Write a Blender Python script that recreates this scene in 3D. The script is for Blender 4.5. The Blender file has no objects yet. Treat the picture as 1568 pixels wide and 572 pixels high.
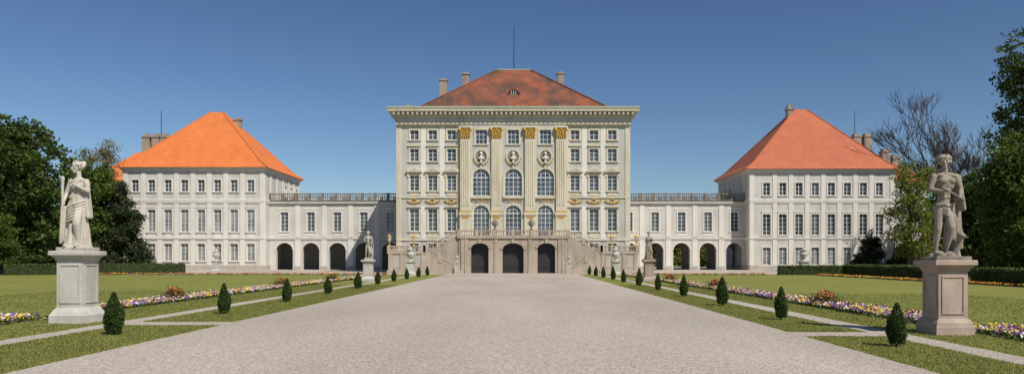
import bpy, math, random
import numpy as np
from mathutils import Vector, Matrix
random.seed(7); rng=np.random.default_rng(7)
sc=bpy.context.scene
# ------------------------------------------------------------------ materials
class NT:
    def __init__(s,name):
        s.m=bpy.data.materials.new(name); s.m.use_nodes=True
        s.t=s.m.node_tree; s.n=s.t.nodes; s.b=s.n['Principled BSDF']
    def new(s,t,**k):
        n=s.n.new(t)
        for a,v in k.items(): setattr(n,a,v)
        return n
    def link(s,a,b): s.t.links.new(a,b)
    def pos(s,scale=(1,1,1)):
        g=s.new('ShaderNodeNewGeometry'); mp=s.new('ShaderNodeMapping')
        mp.inputs['Scale'].default_value=scale
        s.link(g.outputs['Position'],mp.inputs['Vector']); return mp.outputs[0]
    def noise(s,scale,detail=3,vs=(1,1,1),rough=.55):
        n=s.new('ShaderNodeTexNoise'); n.inputs['Scale'].default_value=scale
        n.inputs['Detail'].default_value=detail; n.inputs['Roughness'].default_value=rough
        s.link(s.pos(vs),n.inputs['Vector']); return n.outputs[0]
    def ramp(s,fac,stops):
        r=s.new('ShaderNodeValToRGB'); e=r.color_ramp.elements
        while len(e)<len(stops): e.new(.5)
        for i,(p,c) in enumerate(stops):
            e[i].position=p; e[i].color=(*c,1) if len(c)==3 else c
        s.link(fac,r.inputs[0]); return r.outputs[0]
    def mix(s,fac,a,b,mode='MIX'):
        x=s.new('ShaderNodeMix',data_type='RGBA',blend_type=mode)
        for sock,v in ((x.inputs[0],fac),(x.inputs[6],a),(x.inputs[7],b)):
            if isinstance(v,(int,float)): sock.default_value=v
            elif isinstance(v,tuple): sock.default_value=(*v,1)
            else: s.link(v,sock)
        return x.outputs[2]
    def bump(s,h,strength,dist):
        b=s.new('ShaderNodeBump'); b.inputs['Strength'].default_value=strength
        b.inputs['Distance'].default_value=dist
        s.link(h,b.inputs['Height']); s.link(b.outputs[0],s.b.inputs['Normal'])
def stone(name,c1,c2,stain=(.2,.18,.15),stain_amt=.35,rough=.85,sc1=.35,fine=6,bump=.3,bd=.02,lo=.5,hi=.75):
    t=NT(name); a=t.noise(sc1,4); c=t.ramp(a,[(.3,c1),(.7,c2)])
    st=t.noise(1.1,5,(1,1,.18)); f=t.ramp(st,[(lo,(0,0,0)),(hi,(stain_amt,)*3)])
    c=t.mix(f,c,stain)
    fn=t.noise(fine,4); c=t.mix(.35,c,t.ramp(fn,[(.3,(.72,.72,.72)),(.7,(1.15,1.15,1.15))]),'MULTIPLY')
    t.link(c,t.b.inputs['Base Color']); t.b.inputs['Roughness'].default_value=rough
    t.bump(fn,bump,bd); return t.m
def glassm(name,c1,c2,rough=.08):
    t=NT(name); a=t.noise(.45,1); t.link(t.ramp(a,[(.35,c1),(.65,c2)]),t.b.inputs['Base Color'])
    t.b.inputs['Roughness'].default_value=rough; t.b.inputs['Specular IOR Level'].default_value=.9
    t.bump(t.noise(1.5,1),.05,.02); return t.m
def roofm(name,c1,c2,dark=(.06,.045,.04),amt=.2,lo=.55,hi=.8):
    t=NT(name); a=t.noise(.5,5); c=t.ramp(a,[(.3,c1),(.7,c2)])
    st=t.noise(.28,6,(1,1,.45),.65); c=t.mix(t.ramp(st,[(lo,(0,0,0)),(hi,(amt,)*3)]),c,dark)
    fn=t.noise(5,2); c=t.mix(.6,c,t.ramp(fn,[(.3,(.7,.7,.7)),(.7,(1.25,1.25,1.25))]),'MULTIPLY')
    w=t.new('ShaderNodeTexWave',wave_type='BANDS',bands_direction='Z'); w.inputs['Scale'].default_value=1.1
    w.inputs['Distortion'].default_value=.3
    t.link(t.pos(),w.inputs['Vector'])
    c=t.mix(.25,c,t.ramp(w.outputs[1],[(0,(.75,.75,.75)),(.4,(1.08,1.08,1.08))]),'MULTIPLY')
    t.link(c,t.b.inputs['Base Color']); t.b.inputs['Roughness'].default_value=.85
    t.bump(w.outputs[1],.5,.05); return t.m
def leafm(name,c1,c2,trans=.25,nscale=.5):
    t=NT(name); g=t.new('ShaderNodeNewGeometry'); n=t.noise(nscale,2)
    a=t.new('ShaderNodeMath',operation='ADD'); t.link(g.outputs['Random Per Island'],a.inputs[0]); t.link(n,a.inputs[1])
    h=t.new('ShaderNodeMath',operation='MULTIPLY'); t.link(a.outputs[0],h.inputs[0]); h.inputs[1].default_value=.5
    c=t.ramp(h.outputs[0],[(.2,c1),(.8,c2)])
    t.link(c,t.b.inputs['Base Color']); t.b.inputs['Roughness'].default_value=.6
    t.b.inputs['Specular IOR Level'].default_value=.25
    tr=t.new('ShaderNodeBsdfTranslucent'); t.link(c,tr.inputs[0])
    mx=t.new('ShaderNodeMixShader'); mx.inputs[0].default_value=trans
    t.link(t.b.outputs[0],mx.inputs[1]); t.link(tr.outputs[0],mx.inputs[2])
    t.link(mx.outputs[0],t.n['Material Output'].inputs[0]); return t.m
def plain(name,c,rough=.6,metal=0,var=.25,scale=3):
    t=NT(name); n=t.noise(scale,3)
    t.link(t.ramp(n,[(.3,tuple(x*(1-var) for x in c)),(.7,tuple(min(1,x*(1+var)) for x in c))]),t.b.inputs['Base Color'])
    t.b.inputs['Roughness'].default_value=rough; t.b.inputs['Metallic'].default_value=metal; return t.m
M={}
M['wall']=stone('grey_plaster',(.43,.425,.395),(.50,.49,.46),(.26,.24,.21),.45)
M['trim']=stone('cream_plaster',(.57,.515,.39),(.64,.58,.45),(.32,.28,.21),.5)
M['white']=stone('white_plaster',(.66,.63,.565),(.72,.69,.63),(.42,.38,.32),.35)
M['pwall']=stone('pavilion_plaster',(.52,.505,.46),(.59,.57,.525),(.34,.31,.27),.45)
M['base']=stone('base_stone',(.38,.35,.30),(.46,.43,.37),(.2,.18,.15),.4)
M['sand']=stone('sandstone',(.37,.305,.235),(.45,.38,.30),(.16,.13,.10),.65,fine=4)
M['dstone']=stone('weathered_stone',(.17,.145,.12),(.27,.235,.19),(.05,.045,.04),.6)
M['frame']=plain('window_paint',(.68,.68,.65),.5,0,.06)
M['glass']=glassm('window_glass',(.03,.04,.05),(.08,.10,.12))
M['curtain']=glassm('curtained_glass',(.16,.17,.17),(.30,.31,.30),.15)
M['gold']=plain('gilding',(.60,.37,.08),.5,.45,.35,8)
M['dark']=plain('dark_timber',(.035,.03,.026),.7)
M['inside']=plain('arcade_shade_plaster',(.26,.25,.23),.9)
M['copper']=stone('copper_gutter',(.33,.38,.28),(.42,.46,.34),(.2,.22,.16),.3)
M['roofc']=roofm('weathered_roof_tiles',(.24,.062,.030),(.33,.098,.045),(.06,.042,.032),.9,.38,.62)
M['roofl']=roofm('orange_roof_tiles',(.58,.15,.032),(.66,.185,.045),(.28,.08,.03),.3)
M['roofr']=roofm('red_roof_tiles',(.41,.112,.050),(.48,.14,.068),(.17,.06,.035),.4)
M['chim']=stone('chimney_render',(.30,.24,.19),(.38,.32,.26),(.08,.07,.06),.7)
M['iron']=plain('iron',(.04,.045,.05),.5,.6)
M['marble']=stone('pale_marble',(.41,.375,.315),(.54,.495,.42),(.12,.10,.075),.75,fine=9,sc1=1.2,bd=.012,lo=.44,hi=.66)
M['marbled']=stone('weathered_marble',(.23,.195,.155),(.37,.315,.255),(.05,.04,.035),.85,fine=9,sc1=1.5,bd=.012,lo=.42,hi=.64)
M['pedl']=stone('grey_marble',(.43,.41,.37),(.55,.525,.47),(.2,.18,.15),.6,fine=9,sc1=1.3,bd=.01)
M['pedr']=stone('pink_marble',(.36,.27,.22),(.47,.365,.30),(.17,.14,.12),.6,fine=9,sc1=1.3,bd=.01)
M['bark']=plain('bark',(.09,.07,.05),.95,0,.4)
M['barkl']=plain('grey_bark',(.13,.10,.08),.95,0,.3)
# ------------------------------------------------------------------ mesh helpers
class MB:
    def __init__(s): s.v=[];s.f=[]
    def face(s,pts):
        n=len(s.v); s.v+=[tuple(p) for p in pts]; s.f.append(tuple(range(n,n+len(pts))))
    def grid(s,rings,closed=True,cap=True):
        n0=len(s.v); k=len(rings[0])
        for r in rings: s.v+=[tuple(p) for p in r]
        for i in range(len(rings)-1):
            for j in range(k if closed else k-1):
                a=n0+i*k+j; b=n0+i*k+(j+1)%k
                s.f.append((a,b,b+k,a+k))
        if cap:
            s.f.append(tuple(n0+j for j in range(k))[::-1]); e=n0+(len(rings)-1)*k
            s.f.append(tuple(e+j for j in range(k)))
    def hexa(s,c):
        n=len(s.v); s.v+=[tuple(p) for p in c]
        for q in ((0,3,2,1),(4,5,6,7),(0,1,5,4),(1,2,6,5),(2,3,7,6),(3,0,4,7)): s.f.append(tuple(n+i for i in q))
    def box(s,x0,x1,y0,y1,z0,z1):
        s.hexa([(x0,y0,z0),(x1,y0,z0),(x1,y1,z0),(x0,y1,z0),(x0,y0,z1),(x1,y0,z1),(x1,y1,z1),(x0,y1,z1)])
    def tube(s,pts,rad,seg=6):
        rings=[]
        for i,p in enumerate(pts):
            p=Vector(p); d=(Vector(pts[min(i+1,len(pts)-1)])-Vector(pts[max(i-1,0)]))
            if d.length<1e-6: d=Vector((0,0,1))
            d.normalize(); a=d.cross(Vector((.31,.95,.05))).normalized(); b=d.cross(a)
            rings.append([p+(a*math.cos(2*math.pi*j/seg)+b*math.sin(2*math.pi*j/seg))*rad[i] for j in range(seg)])
        s.grid(rings)
    def lathe(s,c,prof,seg=12):
        rings=[]
        for r,z in prof:
            k=1.4142 if seg==4 else 1
            rings.append([(c[0]+r*k*math.cos(2*math.pi*(j+.5)/seg),c[1]+r*k*math.sin(2*math.pi*(j+.5)/seg),c[2]+z) for j in range(seg)])
        s.grid(rings)
    def ell(s,c,r,seg=12,rings=8,rot=None):
        R=[]
        for i in range(rings+1):
            t=math.pi*(i+.02)/(rings+.04); q=[]
            for j in range(seg):
                p=2*math.pi*j/seg; v=Vector((r[0]*math.sin(t)*math.cos(p),r[1]*math.sin(t)*math.sin(p),-r[2]*math.cos(t)))
                if rot: v=rot@v
                q.append(v+Vector(c))
            R.append(q)
        s.grid(R)
    def cap(s,p0,p1,r0,r1,seg=12):
        p0=Vector(p0);p1=Vector(p1); d=(p1-p0).normalized()
        pts=[];rd=[]
        for t in (85,55,25): a=math.radians(t); pts.append(p0-d*r0*math.sin(a)); rd.append(r0*math.cos(a))
        for t in (0,.33,.66,1): pts.append(p0.lerp(p1,t)); rd.append(r0+(r1-r0)*t)
        for t in (25,55,85): a=math.radians(t); pts.append(p1+d*r1*math.sin(a)); rd.append(r1*math.cos(a))
        a=d.cross(Vector((.31,.95,.05))).normalized(); b=d.cross(a)
        s.grid([[p+(a*math.cos(2*math.pi*j/seg)+b*math.sin(2*math.pi*j/seg))*r for j in range(seg)] for p,r in zip(pts,rd)])
    def obj(s,name,mat,smooth=False,parent=None):
        me=bpy.data.meshes.new(name); me.from_pydata(s.v,[],s.f); me.update()
        me.materials.append(mat)
        if smooth: me.polygons.foreach_set('use_smooth',[True]*len(me.polygons))
        o=bpy.data.objects.new(name,me); sc.collection.objects.link(o)
        if parent: o.parent=parent
        return o
def empty(name,loc=(0,0,0)):
    e=bpy.data.objects.new(name,None); e.location=loc; sc.collection.objects.link(e); return e
class Fr:
    def __init__(s,O,U,N): s.O=Vector(O);s.U=Vector(U);s.N=Vector(N)
    def p(s,u,w,z): return s.O+s.U*u+s.N*w+Vector((0,0,z))
class Bld:
    def __init__(s): s.d={}
    def __getitem__(s,k):
        if k not in s.d: s.d[k]=MB()
        return s.d[k]
    def box(s,key,fr,u0,u1,w0,w1,z0,z1,dz=0):
        P=fr.p; s[key].hexa([P(u0,w0,z0),P(u1,w0,z0+dz),P(u1,w1,z0+dz),P(u0,w1,z0),P(u0,w0,z1),P(u1,w0,z1+dz),P(u1,w1,z1+dz),P(u0,w1,z1)])
    def bar(s,key,fr,a,b,t,w0,w1):
        (u0,z0),(u1,z1)=a,b; dx,dz=u1-u0,z1-z0; l=math.hypot(dx,dz) or 1; nx,nz=-dz/l*t/2,dx/l*t/2
        P=fr.p; q=[(u0-nx,z0-nz),(u1-nx,z1-nz),(u1+nx,z1+nz),(u0+nx,z0+nz)]
        s[key].hexa([P(u,w0,z) for u,z in q]+[P(u,w1,z) for u,z in q])
    def prism(s,key,fr,poly,w0,w1):
        P=fr.p; m=s[key]; n=len(poly)
        m.face([P(u,w1,z) for u,z in poly])
        for i in range(n):
            a,b=poly[i],poly[(i+1)%n]; m.face([P(a[0],w0,a[1]),P(b[0],w0,b[1]),P(b[0],w1,b[1]),P(a[0],w1,a[1])])
    def wall(s,key,fr,u0,u1,z0,z1,ops,depth=.35,w=0):
        us=sorted({u0,u1}|{o[0] for o in ops}|{o[1] for o in ops}); zs=sorted({z0,z1}|{o[2] for o in ops}|{o[3] for o in ops})
        us=[u for u in us if u0<=u<=u1]; zs=[z for z in zs if z0<=z<=z1]
        P=fr.p; m=s[key]
        for i in range(len(us)-1):
            for j in range(len(zs)-1):
                cu=(us[i]+us[i+1])/2; cz=(zs[j]+zs[j+1])/2
                if any(o[0]<cu<o[1] and o[2]<cz<o[3] for o in ops): continue
                m.face([P(us[i],w,zs[j]),P(us[i+1],w,zs[j]),P(us[i+1],w,zs[j+1]),P(us[i],w,zs[j+1])])
        for a,b,c,d,rise in ops:
            sp=d-rise; uc=(a+b)/2; r=(b-a)/2
            line=[(a,c),(a,sp)]
            if rise:
                arc=[(uc-r*math.cos(math.pi*k/14),sp+rise*math.sin(math.pi*k/14)) for k in range(15)]
                for k in range(7): m.face([P(a,w,d),P(arc[k][0],w,arc[k][1]),P(arc[k+1][0],w,arc[k+1][1])])
                for k in range(7,14): m.face([P(b,w,d),P(arc[k][0],w,arc[k][1]),P(arc[k+1][0],w,arc[k+1][1])])
                line+=arc[1:]
            else: line.append((b,d))
            line.append((b,c)); line.append((a,c))
            for p,q in zip(line,line[1:]):
                m.face([P(p[0],w,p[1]),P(q[0],w,q[1]),P(q[0],w-depth,q[1]),P(p[0],w-depth,p[1])])
    def window(s,fr,cx,z0,w,h,ops,cols=2,rows=3,rise=0,depth=.35,glass='glass',wo=0,sur=.2,sill=True,sk='white',fan=False,fw=.1,mw=.055):
        a,b,d=cx-w/2,cx+w/2,z0+h; r=w/2; sp=d-rise
        ops.append((a,b,z0,d,rise)); g=wo-depth*.75; P=fr.p
        s[glass].face([P(a,g,z0),P(b,g,z0),P(b,g,d),P(a,g,d)])
        top=lambda u: sp+(rise*math.sqrt(max(0,1-((u-cx)/r)**2)) if rise else 0)
        w0,w1=g+.004,g+.07
        s.box('frame',fr,a,a+fw,w0,w1,z0,sp); s.box('frame',fr,b-fw,b,w0,w1,z0,sp)
        s.box('frame',fr,a+fw,b-fw,w0,w1-.004,z0,z0+fw)
        if not rise: s.box('frame',fr,a+fw,b-fw,w0,w1-.004,d-fw,d)
        for i in range(1,cols):
            u=a+w*i/cols; t=mw*(1.7 if cols%2==0 and i==cols//2 else 1); s.box('frame',fr,u-t/2,u+t/2,w0,w1-.01,z0+fw,top(u))
        for j in range(1,rows):
            z=z0+(sp-z0)*j/rows if rise else z0+h*j/rows
            s.box('frame',fr,a+fw,b-fw,w0,w1-.02,z-mw/2,z+mw/2)
        if rise:
            s.box('frame',fr,a+fw,b-fw,w0,w1+.01,sp-.07,sp+.07)
            arc=[(cx-(r-.05)*math.cos(math.pi*k/14),sp+(rise-.05)*math.sin(math.pi*k/14)) for k in range(15)]
            for p,q in zip(arc,arc[1:]): s.bar('frame',fr,p,q,.12,w0,w1+.003)
            a2=[(cx-r*.55*math.cos(math.pi*k/10),sp+rise*.55*math.sin(math.pi*k/10)) for k in range(11)]
            for p,q in zip(a2,a2[1:]): s.bar('frame',fr,p,q,.06,w0,w1-.015)
            for k in range(1,6):
                t=math.pi*k/6; s.bar('frame',fr,(cx-r*.5*math.cos(t),sp+rise*.5*math.sin(t)),(cx-r*.97*math.cos(t),sp+rise*.97*math.sin(t)),.05,w0,w1-.03)
        if sur:
            i=.025; w2,w3=wo-.03,wo+.09
            s.box(sk,fr,a-sur,a+i,w2,w3,z0,sp); s.box(sk,fr,b-i,b+sur,w2,w3,z0,sp)
            if rise:
                ar=[(cx-(r+sur/2-i)*math.cos(math.pi*k/14),sp+(rise+sur/2-i)*math.sin(math.pi*k/14)) for k in range(15)]
                for p,q in zip(ar,ar[1:]): s.bar(sk,fr,p,q,sur,w2,w3-.003)
                s.box(sk,fr,cx-.16,cx+.16,w2,w3+.08,d-.05,d+.42)
            else: s.box(sk,fr,a-sur,b+sur,w2,w3-.003,d-i,d+sur)
        if sill: s.box(sk,fr,a-sur-.08,b+sur+.08,wo-.04,wo+.18,z0-.16,z0+.01)
    def balus(s,key,fr,u0,u1,wc,z,h=.95,dz=0,post=3.0,sp=.34,ends=True):
        s.box(key,fr,u0,u1,wc-.17,wc+.17,z,z+.16,dz); s.box(key,fr,u0,u1,wc-.19,wc+.19,z+h-.16,z+h,dz)
        n=max(1,round((u1-u0)/post))
        for i in range(n+1):
            u=u0+(u1-u0)*i/n; zz=z+dz*i/n
            if (i in (0,n)) and not ends: continue
            s.box(key,fr,u-.24,u+.24,wc-.23,wc+.23,zz-.01-abs(dz)/n*.05,zz+h+.06)
        m=s[key]; k=int((u1-u0)/sp)
        for i in range(k):
            u=u0+(i+.5)*(u1-u0)/k; c=fr.p(u,wc,z+dz*(i+.5)/k)
            H=h-.32
            m.lathe((c.x,c.y,c.z+.15),[(.06,0),(.1,H*.25),(.045,H*.6),(.075,H*.9),(.06,H+.02)],6)
    def done(s,name):
        e=empty(name)
        nm={'wall':'walls','pwall':'walls','roofc':'roof','roofl':'roof','roofr':'roof','glass':'window_panes','curtain':'curtained_panes','frame':'window_frames','gold':'gilded_ornament','chim':'chimneys','trim':'pilasters_and_cornice','white':'window_surrounds'}
        for k,m in s.d.items(): m.obj(nm.get(k,k+'_parts'),M[k],False,e)
        return e
def hip(m,x0,x1,y0,y1,z0,z1,rx0,rx1,ry0,ry1,bell=.0):
    def ring(t,z): return [(x0+(rx0-x0)*t,y0+(ry0-y0)*t,z),(x1+(rx1-x1)*t,y0+(ry0-y0)*t,z),(x1+(rx1-x1)*t,y1+(ry1-y1)*t,z),(x0+(rx0-x0)*t,y1+(ry1-y1)*t,z)]
    rs=[ring(0,z0)]
    if bell: rs.append(ring(.14,z0+(z1-z0)*(.14-bell)))
    rs.append(ring(1,z1)); m.grid(rs)
# ------------------------------------------------------------------ central palace block
FY=112
B=Bld(); F=Fr((0,FY,0),(1,0,0),(0,-1,0))
HW=17.9; CW=8.15; PW=.35
opsL=[];opsR=[];opsC=[]
for sg,ops in ((-1,opsL),(1,opsR)):
    for x in (9.45,12.35,15.15):
        X=sg*x
        B.window(F,X,20.3,1.35,1.5,ops,2,2,sk='trim')
        B.window(F,X,17.0,1.4,1.95,ops,2,3,sk='trim')
        B.window(F,X,12.5,1.45,2.4,ops,2,4,sk='trim')
        B.window(F,X,6.35,1.45,3.4,ops,2,5,sk='trim')
        B.window(F,X,1.6,1.4,2.9,ops,2,4,sk='trim')
        if abs(x-12.35)<.1:
            B.prism('trim',F,[(X-1.25,15.35),(X+1.25,15.35),(X+1.25,15.5),(X,16.15),(X-1.25,15.5)],-.02,.38)
        else:
            B.prism('trim',F,[(X-1.25,15.35),(X+1.25,15.35)]+[(X+1.25*math.cos(t*math.pi/8),15.45+.6*math.sin(t*math.pi/8)) for t in range(9)],-.02,.38)
        B.prism('base',F,[(X-.8,15.5),(X+.8,15.5),(X,15.88)],.36,.395)
        B.box('trim',F,X-1.0,X+1.0,-.02,.24,19.3,19.48)
        B.box('trim',F,X-1.05,X+1.05,-.02,.3,9.98,10.16)
        for q in (-1,1): B.box('trim',F,X+q*.95-.14,X+q*.95+.14,-.02,.16,14.6,15.352)
        B.box('trim',F,X-.7,X+.7,-.02,.05,11.75,12.28); B.box('trim',F,X-.75,X+.75,-.02,.05,5.35,6.1)
        g=B['gold']
        for i in range(15):
            t=(i-7)/7; c=F.p(X+t*1.05,.12,10.95-.28*(1-t*t)+.22*math.sin(i*1.9)*.3)
            g.ell(c,(.12,.1,.1+.05*(i%3)),6,4)
        for i in range(5): g.ell(F.p(X+(i-2)*.12,.15,11.15+.1*(2-abs(i-2))),(.09,.09,.14),6,4)
    for z0,z1,ww in ((11.4,11.6,.14),(22.35,22.6,.12),(4.9,5.2,.16),(0,.9,.12)):
        a,b=(-HW,-CW) if sg<0 else (CW,HW)
        B.box('trim' if z0>1 else 'base',F,a,b,-.02,ww,z0,z1)
    for c0,c1 in ((HW-.75,HW-.0),(CW+.02,CW+.5)):
        a,b=sorted((sg*c0,sg*c1)); B.box('trim',F,a,b,-.02,.1,.9,22.35)
    for x in (10.9,13.75):
        B.box('white',F,sg*x-.4,sg*x+.4,-.02,.045,11.62,22.3); B.box('white',F,sg*x-.4,sg*x+.4,-.02,.045,5.22,10.2)
for X in (-4.9,0,4.9):
    B.window(F,X,19.6,1.8,2.2,opsC,3,3,wo=PW,sk='trim')
    B.window(F,X,11.7,2.7,4.15,opsC,4,4,rise=1.35,wo=PW,sk='trim',sur=.26)
    B.window(F,X,5.5,2.5,4.8,opsC,4,5,rise=1.25,wo=PW,sk='trim',sur=.26,sill=False)
    pts=[(X+1.0*math.cos(t*math.pi/10),17.65+1.1*math.sin(t*math.pi/10)) for t in range(21)]
    for p,q in zip(pts,pts[1:]): B.bar('trim',F,p,q,.26,PW-.02,PW+.16)
    B.prism('dstone',F,[(X+.92*math.cos(t*math.pi/10),17.65+1.02*math.sin(t*math.pi/10)) for t in range(20)],PW-.01,PW+.02)
    m=B['white']; c=F.p(X,PW+.25,0)
    m.ell((c.x,c.y,18.15),(.22,.24,.3),8,6); m.tube([(c.x,c.y,17.6),(c.x,c.y,18.0)],[.16,.12],8)
    m.ell((c.x,c.y+.03,17.45),(.48,.28,.26),10,6); m.lathe((c.x,c.y,16.75),[(.3,0),(.12,.2),(.2,.45)],8)
    for k in range(9):
        t=-math.pi*(k+.5)/9; B['gold'].ell(F.p(X+1.15*math.cos(t),PW+.15,17.65+1.22*math.sin(t)),(.1,.1,.14),6,4)
    B.box('trim',F,X-1.55,X+1.55,PW-.02,PW+.35,11.3,11.5)
    B.box('trim',F,X-1.3,X+1.3,PW-.02,PW+.08,10.75,11.3)
    for i in range(9): B['gold'].ell(F.p(X+(i-4)*.28,PW+.14,11.02+.09*math.cos(i*2)),(.13,.08,.13),6,4)
B.wall('wall',F,-HW,-CW,0,23,opsL); B.wall('wall',F,CW,HW,0,23,opsR); B.wall('wall',F,-CW,CW,0,23,opsC,w=PW)
for sg in (-1,1): B['wall'].face([F.p(sg*CW,0,0),F.p(sg*CW,PW,0),F.p(sg*CW,PW,23),F.p(sg*CW,0,23)])
for X in (-7.3,-2.55,2.55,7.3):
    B.box('trim',F,X-.78,X+.78,PW-.02,PW+.3,9.2,20.45)
    for q in (-.48,-.16,.16,.48): B.box('trim',F,X+q-.09,X+q+.09,PW+.28,PW+.36,10.2,20.1)
    B.box('trim',F,X-.95,X+.95,PW-.02,PW+.42,8.75,9.2); B.box('gold',F,X-.86,X+.86,PW+.0,PW+.37,9.2,9.42)
    B.box('trim',F,X-.85,X+.85,PW-.02,PW+.3,5.4,8.75); B.box('trim',F,X-.98,X+.98,PW-.02,PW+.4,5.4,5.9)
    B.box('gold',F,X-.5,X+.5,PW+.3,PW+.36,8.3,8.6)
    g=B['gold']; P=F.p
    def ringr(hw,z,wd): return [P(X-hw,PW,z),P(X+hw,PW,z),P(X+hw,PW+wd,z),P(X-hw,PW+wd,z)]
    g.grid([ringr(.72,20.45,.33),ringr(.7,21.2,.36),ringr(.92,21.95,.55)])
    for tier,(zz,hw,n) in enumerate(((20.85,.78,5),(21.35,.82,4))):
        for i in range(n):
            u=X+(-hw+2*hw*(i+.5)/n)*1.05
            g.ell(P(u,PW+.42,zz-.12),(.13,.09,.3),6,4); g.ell(P(u,PW+.52,zz+.17),(.12,.13,.08),6,4)
    for q in (-1,1):
        g.ell(P(X+q*.85,PW+.55,21.78),(.22,.16,.22),8,5)
    g.ell(P(X,PW+.55,21.85),(.16,.12,.18),6,4)
    B.box('trim',F,X-1.02,X+1.02,PW+.0,PW+.66,22.0,22.22)
BD=137
def slab(key,w,z0,z1): B[key].box(-HW-w,HW+w,FY-w-.4,BD+w,z0,z1)
slab('trim',.06,22.6,22.95); slab('wall',.10,22.95,23.75); slab('trim',.3,23.75,24.0); slab('trim',1.15,24.45,24.85); slab('copper',1.25,24.85,25.12); slab('trim',.16,24.0,24.45)
for i in range(52):
    u=-18.1+i*36.2/51; B.box('white',F,u-.17,u+.17,.3,1.35,24.02,24.44)
for sg in (-1,1):
    for i in range(34):
        y=FY+.6+i*.72; x=sg*HW; B['white'].box(min(x,x+sg*.95),max(x,x+sg*.95),y-.15,y+.15,24.02,24.43)
W=B['wall']
for sg in (-1,1):
    G=Fr((sg*HW,0,0),(0,1,0),(sg,0,0)); o=[]
    for y in (116,120,124,128,132):
        for z,h in ((20.3,1.5),(17,1.95),(12.5,2.4),(6.35,3.4)): B.window(G,y,z,1.4,h,o,2,3,sk='trim')
    B.wall('wall',G,FY,BD,0,23,o)
W.face([(-HW,BD,0),(HW,BD,0),(HW,BD,23),(-HW,BD,23)])
hip(B['roofc'],-15.5,15.5,FY+1.5,BD-1.5,25.125,33.9,-2.75,2.75,123.4,125.6)
for sx in (-1,1):
    for ya,yb in ((FY+1.5,123.4),(BD-1.5,125.6)): B['roofc'].tube([(sx*15.5,ya,25.2),(sx*2.75,yb,33.95)],[.14,.14],6)
B['copper'].box(-2.9,2.9,123.25,125.75,33.86,34.02)
for x,y,zt,w in ((-11.3,118,31.0,.6),(-8.0,122,33.0,.55),(7.75,122,33.1,.55),(-16.4,116,26.4,.5)):
    m=B['chim']; m.box(x-w,x+w,y-.7,y+.7,25.2,zt-.35); m.box(x-w-.12,x+w+.12,y-.82,y+.82,zt-.35,zt-.15); m.box(x-w+.1,x+w-.1,y-.6,y+.6,zt-.15,zt)
yd=FY+6.2
pts=[(1.0*math.cos(math.pi*k/8),.95*math.sin(math.pi*k/8)) for k in range(9)]
DF=Fr((0,yd-1.1,28.3),(1,0,0),(0,-1,0))
B.prism('dark',DF,pts,-.1,0)
for p,q in zip(pts,pts[1:]): B.bar('roofc',DF,p,q,.22,-3.2,.12)
for k in (-.35,0,.35): B.box('frame',DF,k-.03,k+.03,0.003,.04,0,.85)
B['iron'].tube([(0,124.5,34),(0,124.5,38),(0,124.5,41.6)],[.09,.06,.05],6)
B.done('baroque_palace_building')
# ------------------------------------------------------------------ double staircase and terrace
S=Bld(); SY=107.5; SF=Fr((0,SY,0),(1,0,0),(0,-1,0)); ops=[]
for x,w in ((-4.9,2.6),(0,3.1),(4.9,2.6)):
    ops.append((x-w/2,x+w/2,.0,4.45,w/2*.62)); r=w/2;sp=4.45-r*.62
    ar=[(x-(r+.16)*math.cos(math.pi*k/14),sp+(r*.62+.16)*math.sin(math.pi*k/14)) for k in range(15)]
    for p,q in zip(ar,ar[1:]): S.bar('sand',SF,p,q,.36,-.03,.12)
    S.box('sand',SF,x-.22,x+.22,-.02,.25,4.4,5.0)
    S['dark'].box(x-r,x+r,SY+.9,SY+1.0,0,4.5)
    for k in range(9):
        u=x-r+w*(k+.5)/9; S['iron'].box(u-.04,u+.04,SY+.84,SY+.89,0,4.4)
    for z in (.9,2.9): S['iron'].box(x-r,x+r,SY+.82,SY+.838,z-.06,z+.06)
S.wall('sand',SF,-8,8,0,5.1,ops,depth=1.2)
S['sand'].box(-8.15,8.15,SY-.2,FY-.4,5.12,5.4)
for sg in (-1,1): S['sand'].face([(sg*8,SY,0),(sg*8,FY,0),(sg*8,FY,5.1),(sg*8,SY,5.1)])
for x in (-7.4,-6.85,-2.5,2.5,6.85,7.4):
    S.box('sand',SF,x-.25,x+.25,-.02,.13,.45,5.0); S.box('sand',SF,x-.32,x+.32,-.02,.19,0,.45)
S.balus('sand',SF,-8,8,0,5.4,.95,post=2.7)
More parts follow.
